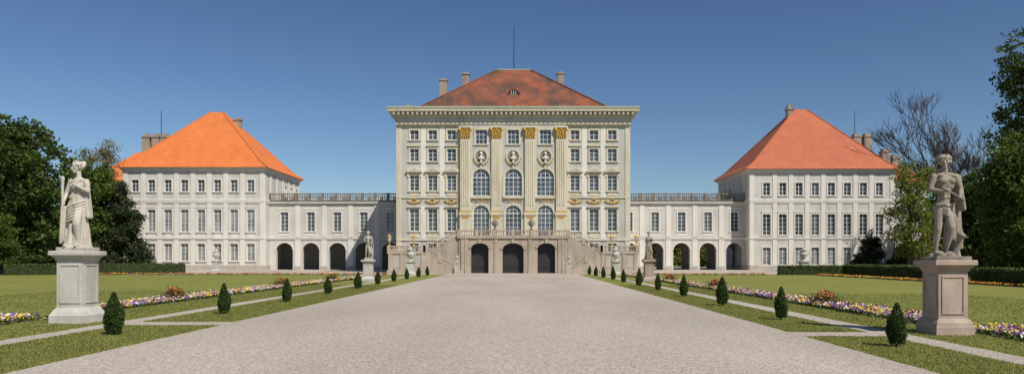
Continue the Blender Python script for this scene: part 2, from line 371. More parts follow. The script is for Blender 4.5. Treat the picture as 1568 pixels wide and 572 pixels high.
for sg in (-1,1):
    Q=Fr((0,SY,0),(sg,0,0),(0,-1,0))
    n=18
    for i in range(n):
        u0=8.2+i*4.5/n; z=(i+1)*3.0/n
        S.box('base',Q,u0,u0+4.5/n,-.02,1.75,0,z)
        u1=12.7-i*4.5/n; z2=3.0+(i+1)*2.4/n
        S.box('base',Q,u1-4.5/n,u1,-2.6,-.4,0,z2)
    P=Q.p; m=S['sand']
    S.prism('sand',Q,[(8.1,0),(12.7,0),(12.7,3.1),(8.1,.25)],1.75,2.05)
    S.balus('sand',Q,8.3,12.7,1.9,.3,.9,dz=2.8,post=2.3,sp=.36)
    S.prism('sand',Q,[(8.1,0),(12.7,0),(12.7,3.1),(8.1,5.45)],-.42,-.12)
    S.balus('sand',Q,8.1,12.7,-.28,5.4,.9,dz=-2.35,post=2.3,sp=.36)
    S.box('sand',Q,12.7,18.0,-3.6,2.05,0,2.85); S.box('sand',Q,12.6,18.12,-3.7,2.17,2.85,3.06)
    S.balus('sand',Q,12.85,17.9,1.9,3.06,.95,post=2.6)
    S.box('sand',Q,12.55,18.15,2.0,2.2,0,.5)
    for x in (13.0,14.5,16.0,17.7): S.box('sand',Q,x-.25,x+.25,2.0,2.14,.5,2.8)
    for x in (13.75,15.25,16.85): S.box('base',Q,x-.4,x+.4,2.0,2.09,.9,2.4)
    R=Fr((sg*17.85,0,0),(0,1,0),(sg,0,0)); S.balus('sand',R,105.8,111,0,3.06,.95,post=2.6)
    def urn(m,c,k):
        m.lathe(c,[(.26*k,0),(.26*k,.1*k),(.1*k,.2*k),(.12*k,.35*k),(.34*k,.6*k),(.38*k,.85*k),(.28*k,1.0*k),(.36*k,1.08*k),(.3*k,1.15*k),(.12*k,1.35*k),(.08*k,1.5*k),(.02*k,1.55*k)],12)
        for q in (-1,1): m.tube([(c[0]+q*.34*k,c[1],c[2]+.65*k),(c[0]+q*.52*k,c[1],c[2]+.85*k),(c[0]+q*.34*k,c[1],c[2]+1.0*k)],[.04*k]*3,5)
    c=Q.p(2.67,0,6.42); urn(S['dstone'],c,1.1)
    for x,z,w in ((14.3,4.05,1.9),(17.85,4.05,1.9)):
        c=Q.p(x,w,z); m=S['gold']
        m.lathe(c,[(.2,0),(.07,.15),(.07,.5),(.22,.62)],8); m.lathe((c.x,c.y,c.z+1.25),[(.32,0),(.2,.2),(.05,.35),(.03,.55)],8)
        for k in range(6): t=k*math.pi/3; m.tube([(c.x+.2*math.cos(t),c.y+.2*math.sin(t),c.z+.6),(c.x+.29*math.cos(t),c.y+.29*math.sin(t),c.z+1.28)],[.03,.03],4)
        S['frame'].lathe((c.x,c.y,c.z+.63),[(.16,0),(.24,.6)],6)
    m=S['base']; c=Q.p(8.05,2.0,0); m.box(c.x-.4,c.x+.4,c.y-.4,c.y+.4,0,1.3)
    m.ell((c.x,c.y,1.7),(.28,.34,.46),10,7); m.ell((c.x,c.y-.12,2.3),(.22,.25,.26),10,7); m.ell((c.x,c.y-.33,2.22),(.11,.13,.1),8,5)
    for q in (-.18,.18): m.tube([(c.x+q,c.y-.28,1.3),(c.x+q,c.y-.22,1.85)],[.09,.11],6); m.ell((c.x+q,c.y-.02,2.5),(.06,.05,.08),6,4)
S.done('double_staircase')
# ------------------------------------------------------------------ arcade galleries
def gallery(name,x0,x1,xs,through):
    G=Bld(); GY=139.6; f=Fr((0,GY,0),(1,0,0),(0,-1,0)); ops=[]; D=7
    for i,x in enumerate(xs):
        G.window(f,x,7.3,1.5,3.7,ops,2,5,glass='glass')
        ops.append((x-1.6,x+1.6,0,5.15,1.45))
        sp=3.7; ar=[(x-1.72*math.cos(math.pi*k/14),sp+1.57*math.sin(math.pi*k/14)) for k in range(15)]
        for p,q in zip(ar,ar[1:]): G.bar('white',f,p,q,.26,-.03,.08)
    G.wall('pwall',f,x0,x1,0,12.9,ops,depth=.9)
    for i in range(len(xs)+1):
        x=xs[0]-2.525+5.05*i
        if x0+.4<x<x1-.4:
            G.box('white',f,x-.45,x+.45,-.02,.1,6.3,12.4); G.box('white',f,x-.5,x+.5,-.02,.1,.7,5.7); G.box('base',f,x-.62,x+.62,-.02,.14,0,.7)
    for x in xs:
        G.box('white',f,x-1.35,x+1.35,-.02,.05,11.5,11.8); G.box('white',f,x-1.1,x+1.1,-.02,.05,6.45,6.95)
    for z0,z1,w,k in ((5.75,6.0,.14,'white'),(6.0,6.2,.22,'white'),(12.4,12.65,.16,'white'),(12.65,12.95,.4,'pwall')):
        G.box(k,f,x0,x1,-.05,w,z0,z1)
    G['dstone'].box(x0,x1,GY-.1,GY+D+.1,12.96,13.1)
    G.balus('dstone',f,x0,x1,.1,13.1,1.45,post=2.52,sp=.4)
    bk=Fr((0,GY+D,0),(1,0,0),(0,1,0)); o2=[]
    if through:
        for x in xs: o2.append((x-1.5,x+1.5,0.02,4.9,1.4))
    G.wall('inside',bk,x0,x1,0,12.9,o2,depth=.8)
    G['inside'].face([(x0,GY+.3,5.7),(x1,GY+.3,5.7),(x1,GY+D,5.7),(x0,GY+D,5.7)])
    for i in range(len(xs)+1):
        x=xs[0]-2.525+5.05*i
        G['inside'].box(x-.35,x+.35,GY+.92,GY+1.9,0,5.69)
    G.balus('dstone',bk,x0,x1,-.2,13.1,1.45,post=2.52,sp=.5)
    return G.done(name)
gallery('arcade_gallery',-46.7,-16.5,[-43.9,-38.85,-33.8,-28.75,-23.7,-18.65],False)
gallery('arcade_gallery',16.5,43.9,[16.75+5.05*i for i in range(1,6)],True)
# ------------------------------------------------------------------ side pavilions
def pavilion(x0,x1,y0,dep,ze,xs,rows,inner,roof,apex,curtained):
    G=Bld(); y1=y0+dep; f=Fr((0,y0,0),(1,0,0),(0,-1,0)); ops=[]
    for i,x in enumerate(xs):
        for j,(z,w,h,c,r) in enumerate(rows):
            gl='curtain' if (j==2 or (curtained and j>=1 and (i*3+j)%3!=0)) else 'glass'  # flag also gives the middle row paler curtained panes
            G.window(f,x,z,w,h,ops,c,r,glass=gl)
        G.box('white',f,x-1.0,x+1.0,-.02,.14,rows[1][0]+rows[1][2]+.3,rows[1][0]+rows[1][2]+.5)
        G.box('white',f,x-.7,x+.7,-.02,.045,rows[1][0]-1.0,rows[1][0]-.3)
    G.wall('pwall',f,x0,x1,0,ze,ops)
    def decor(fr,a,b,cs):
        for c in cs: 
            G.box('white',fr,c-.42,c+.42,-.02,.1,6.15,12.5); G.box('white',fr,c-.42,c+.42,-.02,.1,13.25,ze-.75); G.box('white',fr,c-.42,c+.42,-.02,.1,.9,5.65)
        for z0,z1,w,k in ((0,.9,.16,'base'),(5.65,5.85,.12,'white'),(5.85,6.15,.2,'white'),(12.5,12.8,.13,'white'),(12.8,13.25,.18,'white')):
            G.box(k,fr,a,b,-.02,w,z0,z1)
    cs=[(a+b)/2 for a,b in zip(xs,xs[1:])]
    decor(f,x0,x1,cs+[x0+.42,x1-.42])
    for sx,sg in ((x0,-1),(x1,1)):
        s2=Fr((sx,0,0),(0,1,0),(sg,0,0)); o=[]; n=6
        ys=[y0+dep*(k+.5)/n for k in range(n)]
        for y in ys:
            if sg!=inner or y>y0+dep*.55: G.window(s2,y,rows[0][0],1.2,rows[0][2],o,2,3,glass='curtain')
            if sg!=inner:
                for (z,w,h,c,r) in rows[1:]: G.window(s2,y,z,w,h,o,c,r)
        G.wall('pwall',s2,y0,y1,0,ze,o); decor(s2,y0,y1,[(a+b)/2 for a,b in zip(ys,ys[1:])]+[y0+.42,y1-.42])
    G['pwall'].face([(x0,y1,0),(x1,y1,0),(x1,y1,ze),(x0,y1,ze)])
    for w,z0,z1,k in ((.14,ze-.75,ze-.45,'white'),(.35,ze-.45,ze-.2,'white'),(.6,ze-.2,ze,'white')): G[k].box(x0-w,x1+w,y0-w,y1+w,z0,z1)
    cx=(x0+x1)/2; cy=(y0+y1)/2
    hip(G[roof],x0-.85,x1+.85,y0-.85,y1+.85,ze+.004,apex,cx-1.2,cx+1.2,cy-.3,cy+.3,.035)
    for sx in (-1,1):
        ex=x0-.85 if sx<0 else x1+.85
        for ey,ry in ((y0-.85,cy-.3),(y1+.85,cy+.3)):
            a=Vector((ex,ey,ze+.05)); b=Vector((cx+sx*1.2,ry,apex+.02)); k=a.lerp(b,.14); k.z=ze+(apex-ze)*(.105)+.03
            G[roof].tube([a,k,b],[.13,.13,.13],6)
    return G,cx,cy
rl=[(14.6,1.35,2.25,2,3),(7.1,1.5,4.2,2,5),(1.7,1.5,3.25,2,4)]
xsL=[0.9+(p-795)/8.2 for p in (207,232,257.3,282.6,308,333,358.4,384)]
G,cx,cy=pavilion(-73.1,-46.7,136.6,21.5,19.1,xsL,rl,1,'roofl',31.5,True)
G['chim'].box(cx+3.0,cx+4.2,cy+1,cy+2.2,24,30.6); G['chim'].box(cx+2.85,cx+4.35,cy+.85,cy+2.35,30.2,30.4)
G['pwall'].box(-92,-62,160,178,0,18.5); G['white'].box(-92.5,-61.5,159.5,178.5,18.5,19.0)
hip(G['roofl'],-93,-61,159,179,19.01,26.6,-87,-68,168.5,169.5)
for x in (-83.0,-80.8,-78.9):
    G['chim'].box(x-.85,x+.85,164.2,166,20,29.3); G['chim'].box(x-1.0,x+1.0,164.05,166.15,29.3,29.65); G['chim'].box(x-.6,x+.6,164.4,165.8,29.65,30.2)
G['iron'].tube([(-81.3,168,26),(-81.3,168,36)],[.09,.07],5)
G.done('palace_pavilion')
xsR=[0.9+(p-795)/8.2 for p in (1174,1198.7,1223.6,1248.4,1273,1297.5,1322,1346.5)]
rr=[(13.9,1.35,2.4,2,3),(6.5,1.5,3.95,2,5),(.95,1.5,3.3,2,4)]
G,cx,cy=pavilion(43.9,71.0,136.6,21,18.8,xsR,rr,-1,'roofr',32.0,False)
G['chim'].box(cx-3.0,cx-1.8,cy-1.2,cy,26,32.3); G['chim'].box(cx-3.15,cx-1.65,cy-1.35,cy+.15,31.8,32.05); G['chim'].box(cx-2.85,cx-1.95,cy-1.05,cy-.15,32.3,32.8)
G['pwall'].box(60,90,160,178,0,18.5); G['white'].box(59.5,90.5,159.5,178.5,18.5,19.0)
hip(G['roofr'],59,91,159,179,19.01,26,66,84,168.5,169.5)
for x,z in ((76.9,29.4),(79.3,29.4),(83.4,26.0),(85.6,24.6)):
    G['chim'].box(x-.85,x+.85,164.2,166,20,z); G['chim'].box(x-1,x+1,164.05,166.15,z,z+.3); G['chim'].box(x-.6,x+.6,164.4,165.8,z+.3,z+.8)
G['iron'].tube([(78,168,25),(78,168,36)],[.09,.07],5)
G.done('palace_pavilion')
# ------------------------------------------------------------------ ground
t=NT('lawn_grass'); a=t.noise(.25,5); c=t.ramp(a,[(.3,(.155,.172,.036)),(.7,(.22,.225,.055))])
f=t.noise(14,5,rough=.7); c=t.mix(.7,c,t.ramp(f,[(.3,(.65,.7,.6)),(.7,(1.35,1.3,1.25))]),'MULTIPLY')
w_=t.new('ShaderNodeTexWave',wave_type='BANDS',bands_direction='Y'); w_.inputs['Scale'].default_value=.17; w_.inputs['Distortion'].default_value=1.2; t.link(t.pos(),w_.inputs['Vector'])
c=t.mix(.5,c,t.ramp(w_.outputs[1],[(.4,(.9,.93,.9)),(.6,(1.08,1.05,1.05))]),'MULTIPLY')
p=t.noise(1.3,4); c=t.mix(t.ramp(p,[(.48,(0,0,0)),(.75,(.5,.5,.5))]),c,(.26,.225,.085))
t.link(c,t.b.inputs['Base Color']); t.b.inputs['Roughness'].default_value=.9; t.b.inputs['Specular IOR Level'].default_value=.2; t.bump(f,.45,.04); M['grass']=t.m
t=NT('beige_gravel'); v=t.new('ShaderNodeTexVoronoi'); v.inputs['Scale'].default_value=30; t.link(t.pos(),v.inputs['Vector'])
c=t.ramp(v.outputs['Color'],[(.0,(.26,.217,.178)),(.5,(.43,.376,.318)),(1,(.62,.555,.485))])
f=t.noise(7,6,rough=.75); c=t.mix(.8,c,t.ramp(f,[(.3,(.70,.70,.70)),(.7,(1.25,1.25,1.25))]),'MULTIPLY')
b=t.noise(.16,5,(1,.3,1)); c=t.mix(.9,c,t.ramp(b,[(.35,(.85,.84,.82)),(.65,(1.08,1.08,1.09))]),'MULTIPLY')
t.link(c,t.b.inputs['Base Color']); t.b.inputs['Roughness'].default_value=.95; t.b.inputs['Specular IOR Level'].default_value=.2; t.bump(v.outputs['Distance'],.6,.02); M['gravel']=t.m
def sheet(name,x0,x1,y0,y1,z,mat,jit=.0,n=1,parent=None):
    m=MB(); L_=[];R_=[]
    for i in range(n+1):
        y=y0+(y1-y0)*i/n; L_.append((x0+random.uniform(-jit,jit),y,z)); R_.append((x1+random.uniform(-jit,jit),y,z))
    for i in range(n): m.face([L_[i],R_[i],R_[i+1],L_[i+1]])
    return m.obj(name,M[mat],parent=parent)
sheet('lawn_ground',-2500,2500,-2000,3000,0,'grass')
sheet('gravel_forecourt',-110,110,100,200,.004,'gravel')
sheet('gravel_avenue',-8.95,8.95,-30,100,.004,'gravel',.035,700)
LP=(-13.0,-12.15); RP=(11.25,12.15)
sheet('gravel_path',LP[0],LP[1],-30,100,.004,'gravel',.025,600)
sheet('gravel_path',RP[0],RP[1],-30,100,.004,'gravel',.025,600)
def xsheet(name,x0,x1,y0,y1,z,mat,n=30):
    m=MB(); a=[(x0+(x1-x0)*i/n,y0+random.uniform(-.03,.03),z) for i in range(n+1)]; b=[(x0+(x1-x0)*i/n,y1+random.uniform(-.03,.03),z) for i in range(n+1)]
    for i in range(n): m.face([a[i],a[i+1],b[i+1],b[i]])
    m.obj(name,M[mat])
xsheet('gravel_path',-12.5,-8.7,24.0,25.3,.008,'gravel'); xsheet('gravel_path',8.7,11.5,20.6,21.8,.008,'gravel')
# ------------------------------------------------------------------ numpy foliage
def npmesh(name,V,Fc,mats,mi=None,parent=None):
    me=bpy.data.meshes.new(name); n=len(Fc); k=Fc.shape[1]
    me.vertices.add(len(V)); me.vertices.foreach_set('co',V.astype(np.float32).ravel())
    me.loops.add(n*k); me.loops.foreach_set('vertex_index',Fc.astype(np.int32).ravel())
    me.polygons.add(n); me.polygons.foreach_set('loop_start',np.arange(0,n*k,k,dtype=np.int32))
    try: me.polygons.foreach_set('loop_total',np.full(n,k,dtype=np.int32))
    except Exception: pass
    for m in mats: me.materials.append(m)
    if mi is not None: me.polygons.foreach_set('material_index',mi.astype(np.int32))
    me.update(calc_edges=True); me.validate()
    o=bpy.data.objects.new(name,me); sc.collection.objects.link(o)
    if parent: o.parent=parent
    return o
def leafquads(C,size,up=.0):
    n=len(C); d=rng.normal(size=(n,3)); d/=np.linalg.norm(d,axis=1)[:,None]
    nrm=rng.normal(size=(n,3)); nrm[:,2]+=up; e=np.cross(d,nrm); e/=np.linalg.norm(e,axis=1)[:,None]
    d=np.cross(e,nrm); d/=np.linalg.norm(d,axis=1)[:,None]
    s=(size*rng.uniform(.6,1.3,n))[:,None]
    V=np.stack([C-d*s,C-e*s*.55,C+d*s,C+e*s*.55],1).reshape(-1,3)
    return V,np.arange(4*n).reshape(n,4)
def tree(name,x,y,h,R,mat,n=14000,ls=.3,trunk_h=.25,lobes=16,bark='bark',shape='round',sig=.5,tr=None):
    e=empty(name); tr=tr or h*.022
    m=MB(); base=Vector((x,y,0)); top=Vector((x+random.uniform(-.5,.5),y,h*.85))
    pts=[base.lerp(top,t)+Vector((random.uniform(-.2,.2),random.uniform(-.2,.2),0))*(t>0) for t in (0,.15,.35,.6,.85,1)]
    m.tube([base+Vector((0,0,-.1))]+pts[1:],[tr*1.3,tr,tr*.8,tr*.55,tr*.3,tr*.08],8)
    lb=[]
    for i in range(lobes):
        t=(i+.5)/lobes; zz=h*(trunk_h+(1-trunk_h)*t*.9)
        if shape=='round': rr=R*math.sqrt(max(.05,1-((t-.42)/.66)**2))
        elif shape=='cone': rr=R*(1-t)**.8+.4
        else: rr=R*(.8+.2*math.sin(t*3))*(1 if t<.8 else .6)
        a=i*2.4+random.uniform(-.5,.5); q=rr*random.uniform(.35,.75)
        c=Vector((x+q*math.cos(a),y+q*math.sin(a),zz)); lr=R*random.uniform(.3,.48)*(1 if shape!='cone' else (1.15-t))
        lb.append((c,lr))
        st=base.lerp(top,max(.12,(zz-lr)/h*.85)); mid=st.lerp(c,.5)+Vector((0,0,-.2))
        m.tube([st,mid,c],[tr*.38,tr*.25,tr*.08],5)
        for k in range(4):
            d=Vector((random.uniform(-1,1),random.uniform(-1,1),random.uniform(-.2,1))).normalized()
            m.tube([mid,mid.lerp(c,.6)+d*lr*.4,c+d*lr*.85],[tr*.14,tr*.09,tr*.03],4)
    m.obj('trunk_and_limbs',M[bark],parent=e)
    nc=int(n/26); C=[]
    w=np.array([l[1]**2 for l in lb]); w/=w.sum(); idx=rng.choice(len(lb),nc,p=w)
    for i in idx:
        c,lr=lb[i]; d=rng.normal(size=3); d/=np.linalg.norm(d); d[2]=d[2]*.8+.1
        C.append(np.array(c)+d*lr*rng.uniform(.55,1.12))
    C=np.array(C); C=np.repeat(C,26,0)+rng.normal(size=(nc*26,3))*sig*np.array([1,1,.6])
    C[:,2]=np.maximum(C[:,2],.3)
    V,Fc=leafquads(C,ls,.6); npmesh('foliage',V,Fc,[M[mat]],parent=e); return e
M['lf_dark']=leafm('dark_foliage',(.025,.05,.009),(.10,.145,.028),.3)
M['lf_mid']=leafm('green_foliage',(.04,.08,.012),(.14,.20,.035),.35)
M['lf_light']=leafm('spring_foliage',(.12,.16,.02),(.27,.30,.06),.4)
M['lf_yew']=leafm('yew_foliage',(.014,.022,.008),(.048,.065,.020),.1)
M['lf_box']=leafm('box_foliage',(.018,.04,.008),(.075,.12,.022),.15,6)
M['lf_hedge']=leafm('hedge_foliage',(.035,.07,.012),(.10,.15,.03),.2,2)
M['lf_bare']=leafm('budding_foliage',(.15,.13,.04),(.26,.24,.08),.3)
tree('lime_tree',-71.5,105,23,8,'lf_dark',28000,.32,.1,26)
tree('lime_tree',-82,99,24,8,'lf_dark',18000,.34,.1,18)
tree('lime_tree',-68,117,18,5,'lf_mid',14000,.3,.12,18)
tree('lime_tree',-84,118,21,8,'lf_dark',14000,.38,.1,18)
tree('maple_tree',-67.5,96,8,2.4,'lf_mid',8000,.18,.2,12,sig=.3)
tree('yew_tree',-63.4,118,16,4.7,'lf_yew',28000,.22,.02,28,shape='cone',sig=.4)
tree('yew_tree',-69.5,113,11.5,3.6,'lf_yew',12000,.24,.02,18,shape='cone',sig=.4)
tree('yew_tree',-76,100,9,4.5,'lf_yew',14000,.24,.02,18,sig=.4)
tree('poplar_tree',-74.5,134,25.5,2.6,'lf_bare',6500,.18,.2,20,shape='col',bark='barkl',sig=.5)
tree('poplar_tree',-79.5,136,24,2.6,'lf_bare',4500,.18,.2,18,shape='col',bark='barkl',sig=.5)
tree('maple_tree',61,112,18,3.4,'lf_light',9500,.2,.1,20,sig=.5)
tree('lime_tree',59.5,84,16.5,5.6,'lf_mid',26000,.25,.08,24,sig=.42)
tree('lime_tree',68,80,17,6,'lf_mid',14000,.3,.08,18)
tree('lime_tree',73,112,14,6,'lf_dark',14000,.34,.08,18)
tree('lime_tree',77,127,17,5.5,'lf_mid',12000,.32,.08,18)
tree('lime_tree',84,100,19,7,'lf_dark',14000,.36,.08,18)
tree('spruce_tree',66.5,92,30.5,6.8,'lf_dark',24000,.24,.15,34,sig=.42)
tree('yew_tree',57.5,118,7.5,2.6,'lf_yew',9000,.2,.02,14,shape='cone',sig=.3)
tree('yew_tree',62.5,116,6.5,2.8,'lf_yew',9000,.2,.02,14,shape='cone',sig=.3)
def bare(name,x,y,h,seed):
    e=empty(name); m=MB(); random.seed(seed)
    def br(p,d,l,r,lev):
        q=p+d*l*.5+Vector((random.uniform(-1,1),random.uniform(-1,1),random.uniform(-.3,.5)))*l*.06; t=p+d*l
        m.tube([p,q,t],[r,r*.8,r*.6],7 if lev<2 else 3)
        if lev>=6: return
        n=3 if lev<5 else 4
        for i in range(n):
            nd=(d+Vector((random.gauss(0,.4),random.gauss(0,.4),random.gauss(.2,.22)))).normalized()
            br(p.lerp(t,random.uniform(.55,1)) if i else t,nd,l*random.uniform(.66,.84),max(.036,r*.56),lev+1)
    br(Vector((x,y,-.1)),Vector((0,0,1)),h*.25,h*.014,0)
    m.obj('trunk_branches_twigs',M['barkl'],parent=e)
bare('bare_oak_tree',67.5,113,34.5,11); bare('bare_oak_tree',72.5,118,30,23); random.seed(5)
def mass(name,x0,x1,y0,y1,h0,h1,n,mat,ls=.5):
    nc=n//20; C=np.stack([rng.uniform(x0,x1,nc),rng.uniform(y0,y1,nc),rng.uniform(0,1,nc)],1)
    H=h0+(h1-h0)*(.5+.5*np.sin(C[:,0]*.35+np.sin(C[:,0]*.13)*3)); C[:,2]=.5+H*C[:,2]**.7
    C=np.repeat(C,20,0)+rng.normal(size=(nc*20,3))*.7; C[:,2]=np.maximum(C[:,2],.2)
    V,Fc=leafquads(C,ls,.5); npmesh(name,V,Fc,[M[mat]])
mass('distant_tree_mass',-190,-78,122,150,9,16,32000,'lf_dark',.7)
mass('distant_tree_mass',80,200,100,150,8,15,36000,'lf_dark',.7)
mass('distant_tree_mass',12,60,185,196,4,9,14000,'lf_light',.6)
mass('distant_tree_mass',-55,-10,205,215,4,8,8000,'lf_dark',.6)
def hedge(name,ax,ay,bx,by,w,h):
    m=MB(); d=Vector((bx-ax,by-ay,0)); l=d.length; d.normalize(); nn=Vector((-d.y,d.x,0))*(w/2-.06)
    a=Vector((ax,ay,0));b=Vector((bx,by,0)); up=Vector((0,0,h-.06))
    m.hexa([a-nn,b-nn,b+nn,a+nn,a-nn+up,b-nn+up,b+nn+up,a+nn+up]); core=m.obj(name,M['lf_yew'])
    n=int(l*(w+2*h)*55); s=rng.uniform(0,w+2*h,n); u=rng.uniform(0,l,n)
    off=np.where(s<h,-w/2,np.where(s<h+w,s-h-w/2,w/2)); z=np.where(s<h,s,np.where(s<h+w,h,s-h-w))
    D=np.array(d); N=np.array(Vector((-d.y,d.x,0)))
    C=np.array(a)+u[:,None]*D+off[:,None]*N; C[:,2]=z; C+=rng.normal(size=C.shape)*.045; C[:,2]=np.maximum(C[:,2],.03)
    V,Fc=leafquads(C,.11,.3); npmesh('clipped_leaves',V,Fc,[M['lf_hedge']],parent=core)
hedge('clipped_hedge',-48.5,108,-66,95,1.2,1.4); hedge('clipped_hedge',-67.5,94,-95,80,1.2,1.45)
hedge('clipped_hedge',35.5,97.5,45,97.5,1.2,1.2); hedge('clipped_hedge',43.5,95,41.8,70,1.3,1.35); hedge('clipped_hedge',41.6,65,40.5,52,1.3,1.35)
hedge('clipped_hedge',46.5,98,70,96,1.2,1.3)
def topi():
    n=6500; tt=rng.uniform(0,1,n)**.9; r=.225*np.sin(np.pi*np.clip(tt*.78+.2,0,1))**.8*(1-tt**3*.6); a=rng.uniform(0,2*np.pi,n)
    r=r*(1+.1*np.sin(a*3+tt*9)+.07*np.sin(a*7-tt*15))*rng.uniform(.8,1.07,n)
    C=np.stack([r*np.cos(a),r*np.sin(a),.08+tt*1.08],1)+rng.normal(size=(n,3))*.015
    V,Fc=leafquads(C,.026,.3)
    m=MB(); m.tube([(0,0,-.02),(0,0,.3)],[.035,.03],6)
    m.lathe((0,0,.1),[(.08,0),(.15,.12),(.17,.35),(.14,.6),(.08,.85),(.02,1.0)],10)
    k=len(V); V=np.vstack([V,np.array(m.v)])
    me=bpy.data.meshes.new('topiary'); me.from_pydata(V.tolist(),[],Fc.tolist()+[tuple(i+k for i in f) for f in m.f])
    me.materials.append(M['lf_box']); return me
tm=topi()
for i in range(12):
    for sx,y0 in ((-10.75,21.0),(10.3,18.2)):
        y=y0+i*7.9
        if y>99: continue
        o=bpy.data.objects.new('box_topiary',tm)
        o.location=(sx+random.uniform(-.08,.08),y,0); o.rotation_euler=(random.uniform(-.03,.03),random.uniform(-.03,.03),random.uniform(0,6)); k=random.uniform(.92,1.15); o.scale=(k*random.uniform(.92,1.12),k,k*random.uniform(.95,1.08)); sc.collection.objects.link(o)
FM=[leafm('bed_leaves',(.03,.065,.012),(.09,.14,.03),.2,4),plain('yellow_petals',(.82,.56,.03),.6),plain('purple_petals',(.16,.05,.34),.6),plain('white_petals',(.74,.72,.68),.6),plain('magenta_petals',(.42,.05,.20),.6),plain('red_petals',(.55,.08,.04),.6),plain('bed_soil',(.07,.05,.035),.95)]
def bed(name,x0,x1,y0,y1,dens,pal,gaps=()):
    A=(x1-x0)*(y1-y0); nc=int(A*dens)
    cx_=rng.uniform(x0,x1,nc); cy_=rng.uniform(y0,y1,nc)
    ok=np.ones(nc,bool)
    for g0,g1 in gaps: ok&=~((cy_>g0)&(cy_<g1))
    cx_=cx_[ok];cy_=cy_[ok]; nc=len(cx_)
    pal=np.array(pal); pick=(np.sin(cx_*4.1+cy_*1.3)+np.sin(cy_*2.9-cx_*2)+rng.normal(size=nc)*.7); pick=(np.clip((pick+2.4)/4.8,0,.999)*len(pal)).astype(int); col=pal[pick]; per=8
    C=np.repeat(np.stack([cx_,cy_,np.full(nc,.16)],1),per,0)+rng.normal(size=(nc*per,3))*np.array([.08,.08,.04]); C[:,2]+=.03
    V1,F1=leafquads(C,.055,1.2); m1=np.repeat(col,per)
    L_=np.repeat(np.stack([cx_,cy_,np.full(nc,.07)],1),5,0)+rng.normal(size=(nc*5,3))*np.array([.1,.1,.03]); L_[:,2]=np.maximum(L_[:,2],.01)
    V2,F2=leafquads(L_,.07,1.0)
    e=npmesh(name,np.vstack([V1,V2]),np.vstack([F1,F2+len(V1)]),FM,np.concatenate([m1,np.zeros(len(F2))]))
    m=MB(); ys=[y0]+[v for g in gaps for v in g]+[y1]
    for a,b in zip(ys[::2],ys[1::2]): m.face([(x0-.05,a,.005),(x1+.05,a,.005),(x1+.05,b,.005),(x0-.05,b,.005)])
    m.obj('soil',FM[6],parent=e)
bed('flower_bed',-17.8,-16.2,14,92,36,[2,1,1,2,3,1,2,1,2,3],((26.2,31.0),))
bed('flower_bed',14.2,15.7,10,92,36,[2,1,1,2,3,1,2,1,2,3],((21.8,23.8),))
bed('flower_bed',-62,-17,98.0,99.6,9,[4,5,1,5,1]); bed('flower_bed',16,34,96.8,98.4,9,[4,5,1,5,1])
bed('flower_bed',38.9,40.2,45,94,12,[4,5,1,1])
def shrub(x,y,h):
    n=900; C=rng.normal(size=(n,3))*np.array([.26,.26,.2])*h/.7; C[:,2]=np.abs(C[:,2])+.12; C+=np.array([x,y,0]); V,Fc=leafquads(C,.055,.3)
    k=150; D=rng.normal(size=(k,3)); D/=np.linalg.norm(D,axis=1)[:,None]; D[:,2]=np.abs(D[:,2]); D=D*np.array([.42,.42,.55])*h/.7+np.array([x,y,.15])
    V2,F2=leafquads(D,.07,1.0)
    npmesh('rose_bush',np.vstack([V,V2]),np.vstack([Fc,F2+len(V)]),FM,np.concatenate([np.zeros(n),np.full(k,5)]))
for x,y in ((-17,38),(-17,55),(-17,70),(14.9,33.5),(14.9,52),(14.9,68)): shrub(x,y,.75)
def blades(name,rects,n,h=.04):
    A=np.array([(r[1]-r[0])*(r[3]-r[2])*r[4] for r in rects]); A=A/A.sum(); X=[];Y=[]
    for r,a in zip(rects,A):
        k=int(n*a); X.append(rng.uniform(r[0],r[1],k)); Y.append(r[2]+(r[3]-r[2])*rng.uniform(0,1,k)**1.3)
    X=np.concatenate(X);Y=np.concatenate(Y); k=len(X); an=rng.uniform(0,np.pi,k); w=.011*(1+Y/30); hh=h*rng.uniform(.5,1.4,k)
    B_=np.stack([X,Y,np.zeros(k)],1); d=np.stack([np.cos(an)*w,np.sin(an)*w,np.zeros(k)],1); tp=np.stack([rng.normal(0,.025,k),rng.normal(0,.025,k),hh],1)
    V=np.stack([B_-d,B_+d,B_+tp],1).reshape(-1,3); npmesh(name,V,np.arange(3*k).reshape(k,3),[M['blade']])
M['blade']=leafm('grass_blades',(.20,.225,.05),(.40,.39,.13),.5,1.2)
blades('grass',[(-12.15,-8.93,12,24,3),(-12.15,-8.93,25.3,60,1.5),(8.93,11.25,10,20.6,3),(8.93,11.25,21.8,60,1.5),(-16.2,-13,14,60,1),(12.15,14.2,10,60,1.3),(-30,-17.8,20,50,.35),(15.7,28,18,45,.35)],260000)
# ------------------------------------------------------------------ statues
def pedestal(mat,w,h,base):
    m=MB(); s=h/2.3
    prof=[(base,0),(base,.26*s),(base*.97,.28*s),(w+.10,.38*s),(w+.03,.47*s),(w,.52*s),(w,h-.34),(w+.03,h-.32),(w+.05,h-.24),(w+.14,h-.16),(w+.18,h-.14),(w+.18,h-.03),(w+.16,h)]
    m.lathe((0,0,0),prof,4)
    for i in range(4):
        a=math.pi/2*i; U=Vector((math.cos(a),math.sin(a),0)); N=Vector((math.sin(a),-math.cos(a),0)); f=Fr((0,0,0),U,N); P=f.p
        z0,z1=.64*s,h-.45; k=w-.09
        for (u0,u1,za,zb) in ((-k,k,z0,z0+.05),(-k,k,z1-.05,z1),(-k,-k+.05,z0+.05,z1-.05),(k-.05,k,z0+.05,z1-.05)):
            m.hexa([P(u0,w-.01,za),P(u1,w-.01,za),P(u1,w+.025,za),P(u0,w+.025,za),P(u0,w-.01,zb),P(u1,w-.01,zb),P(u1,w+.025,zb),P(u0,w+.025,zb)])
    return m.obj('pedestal',M[mat])
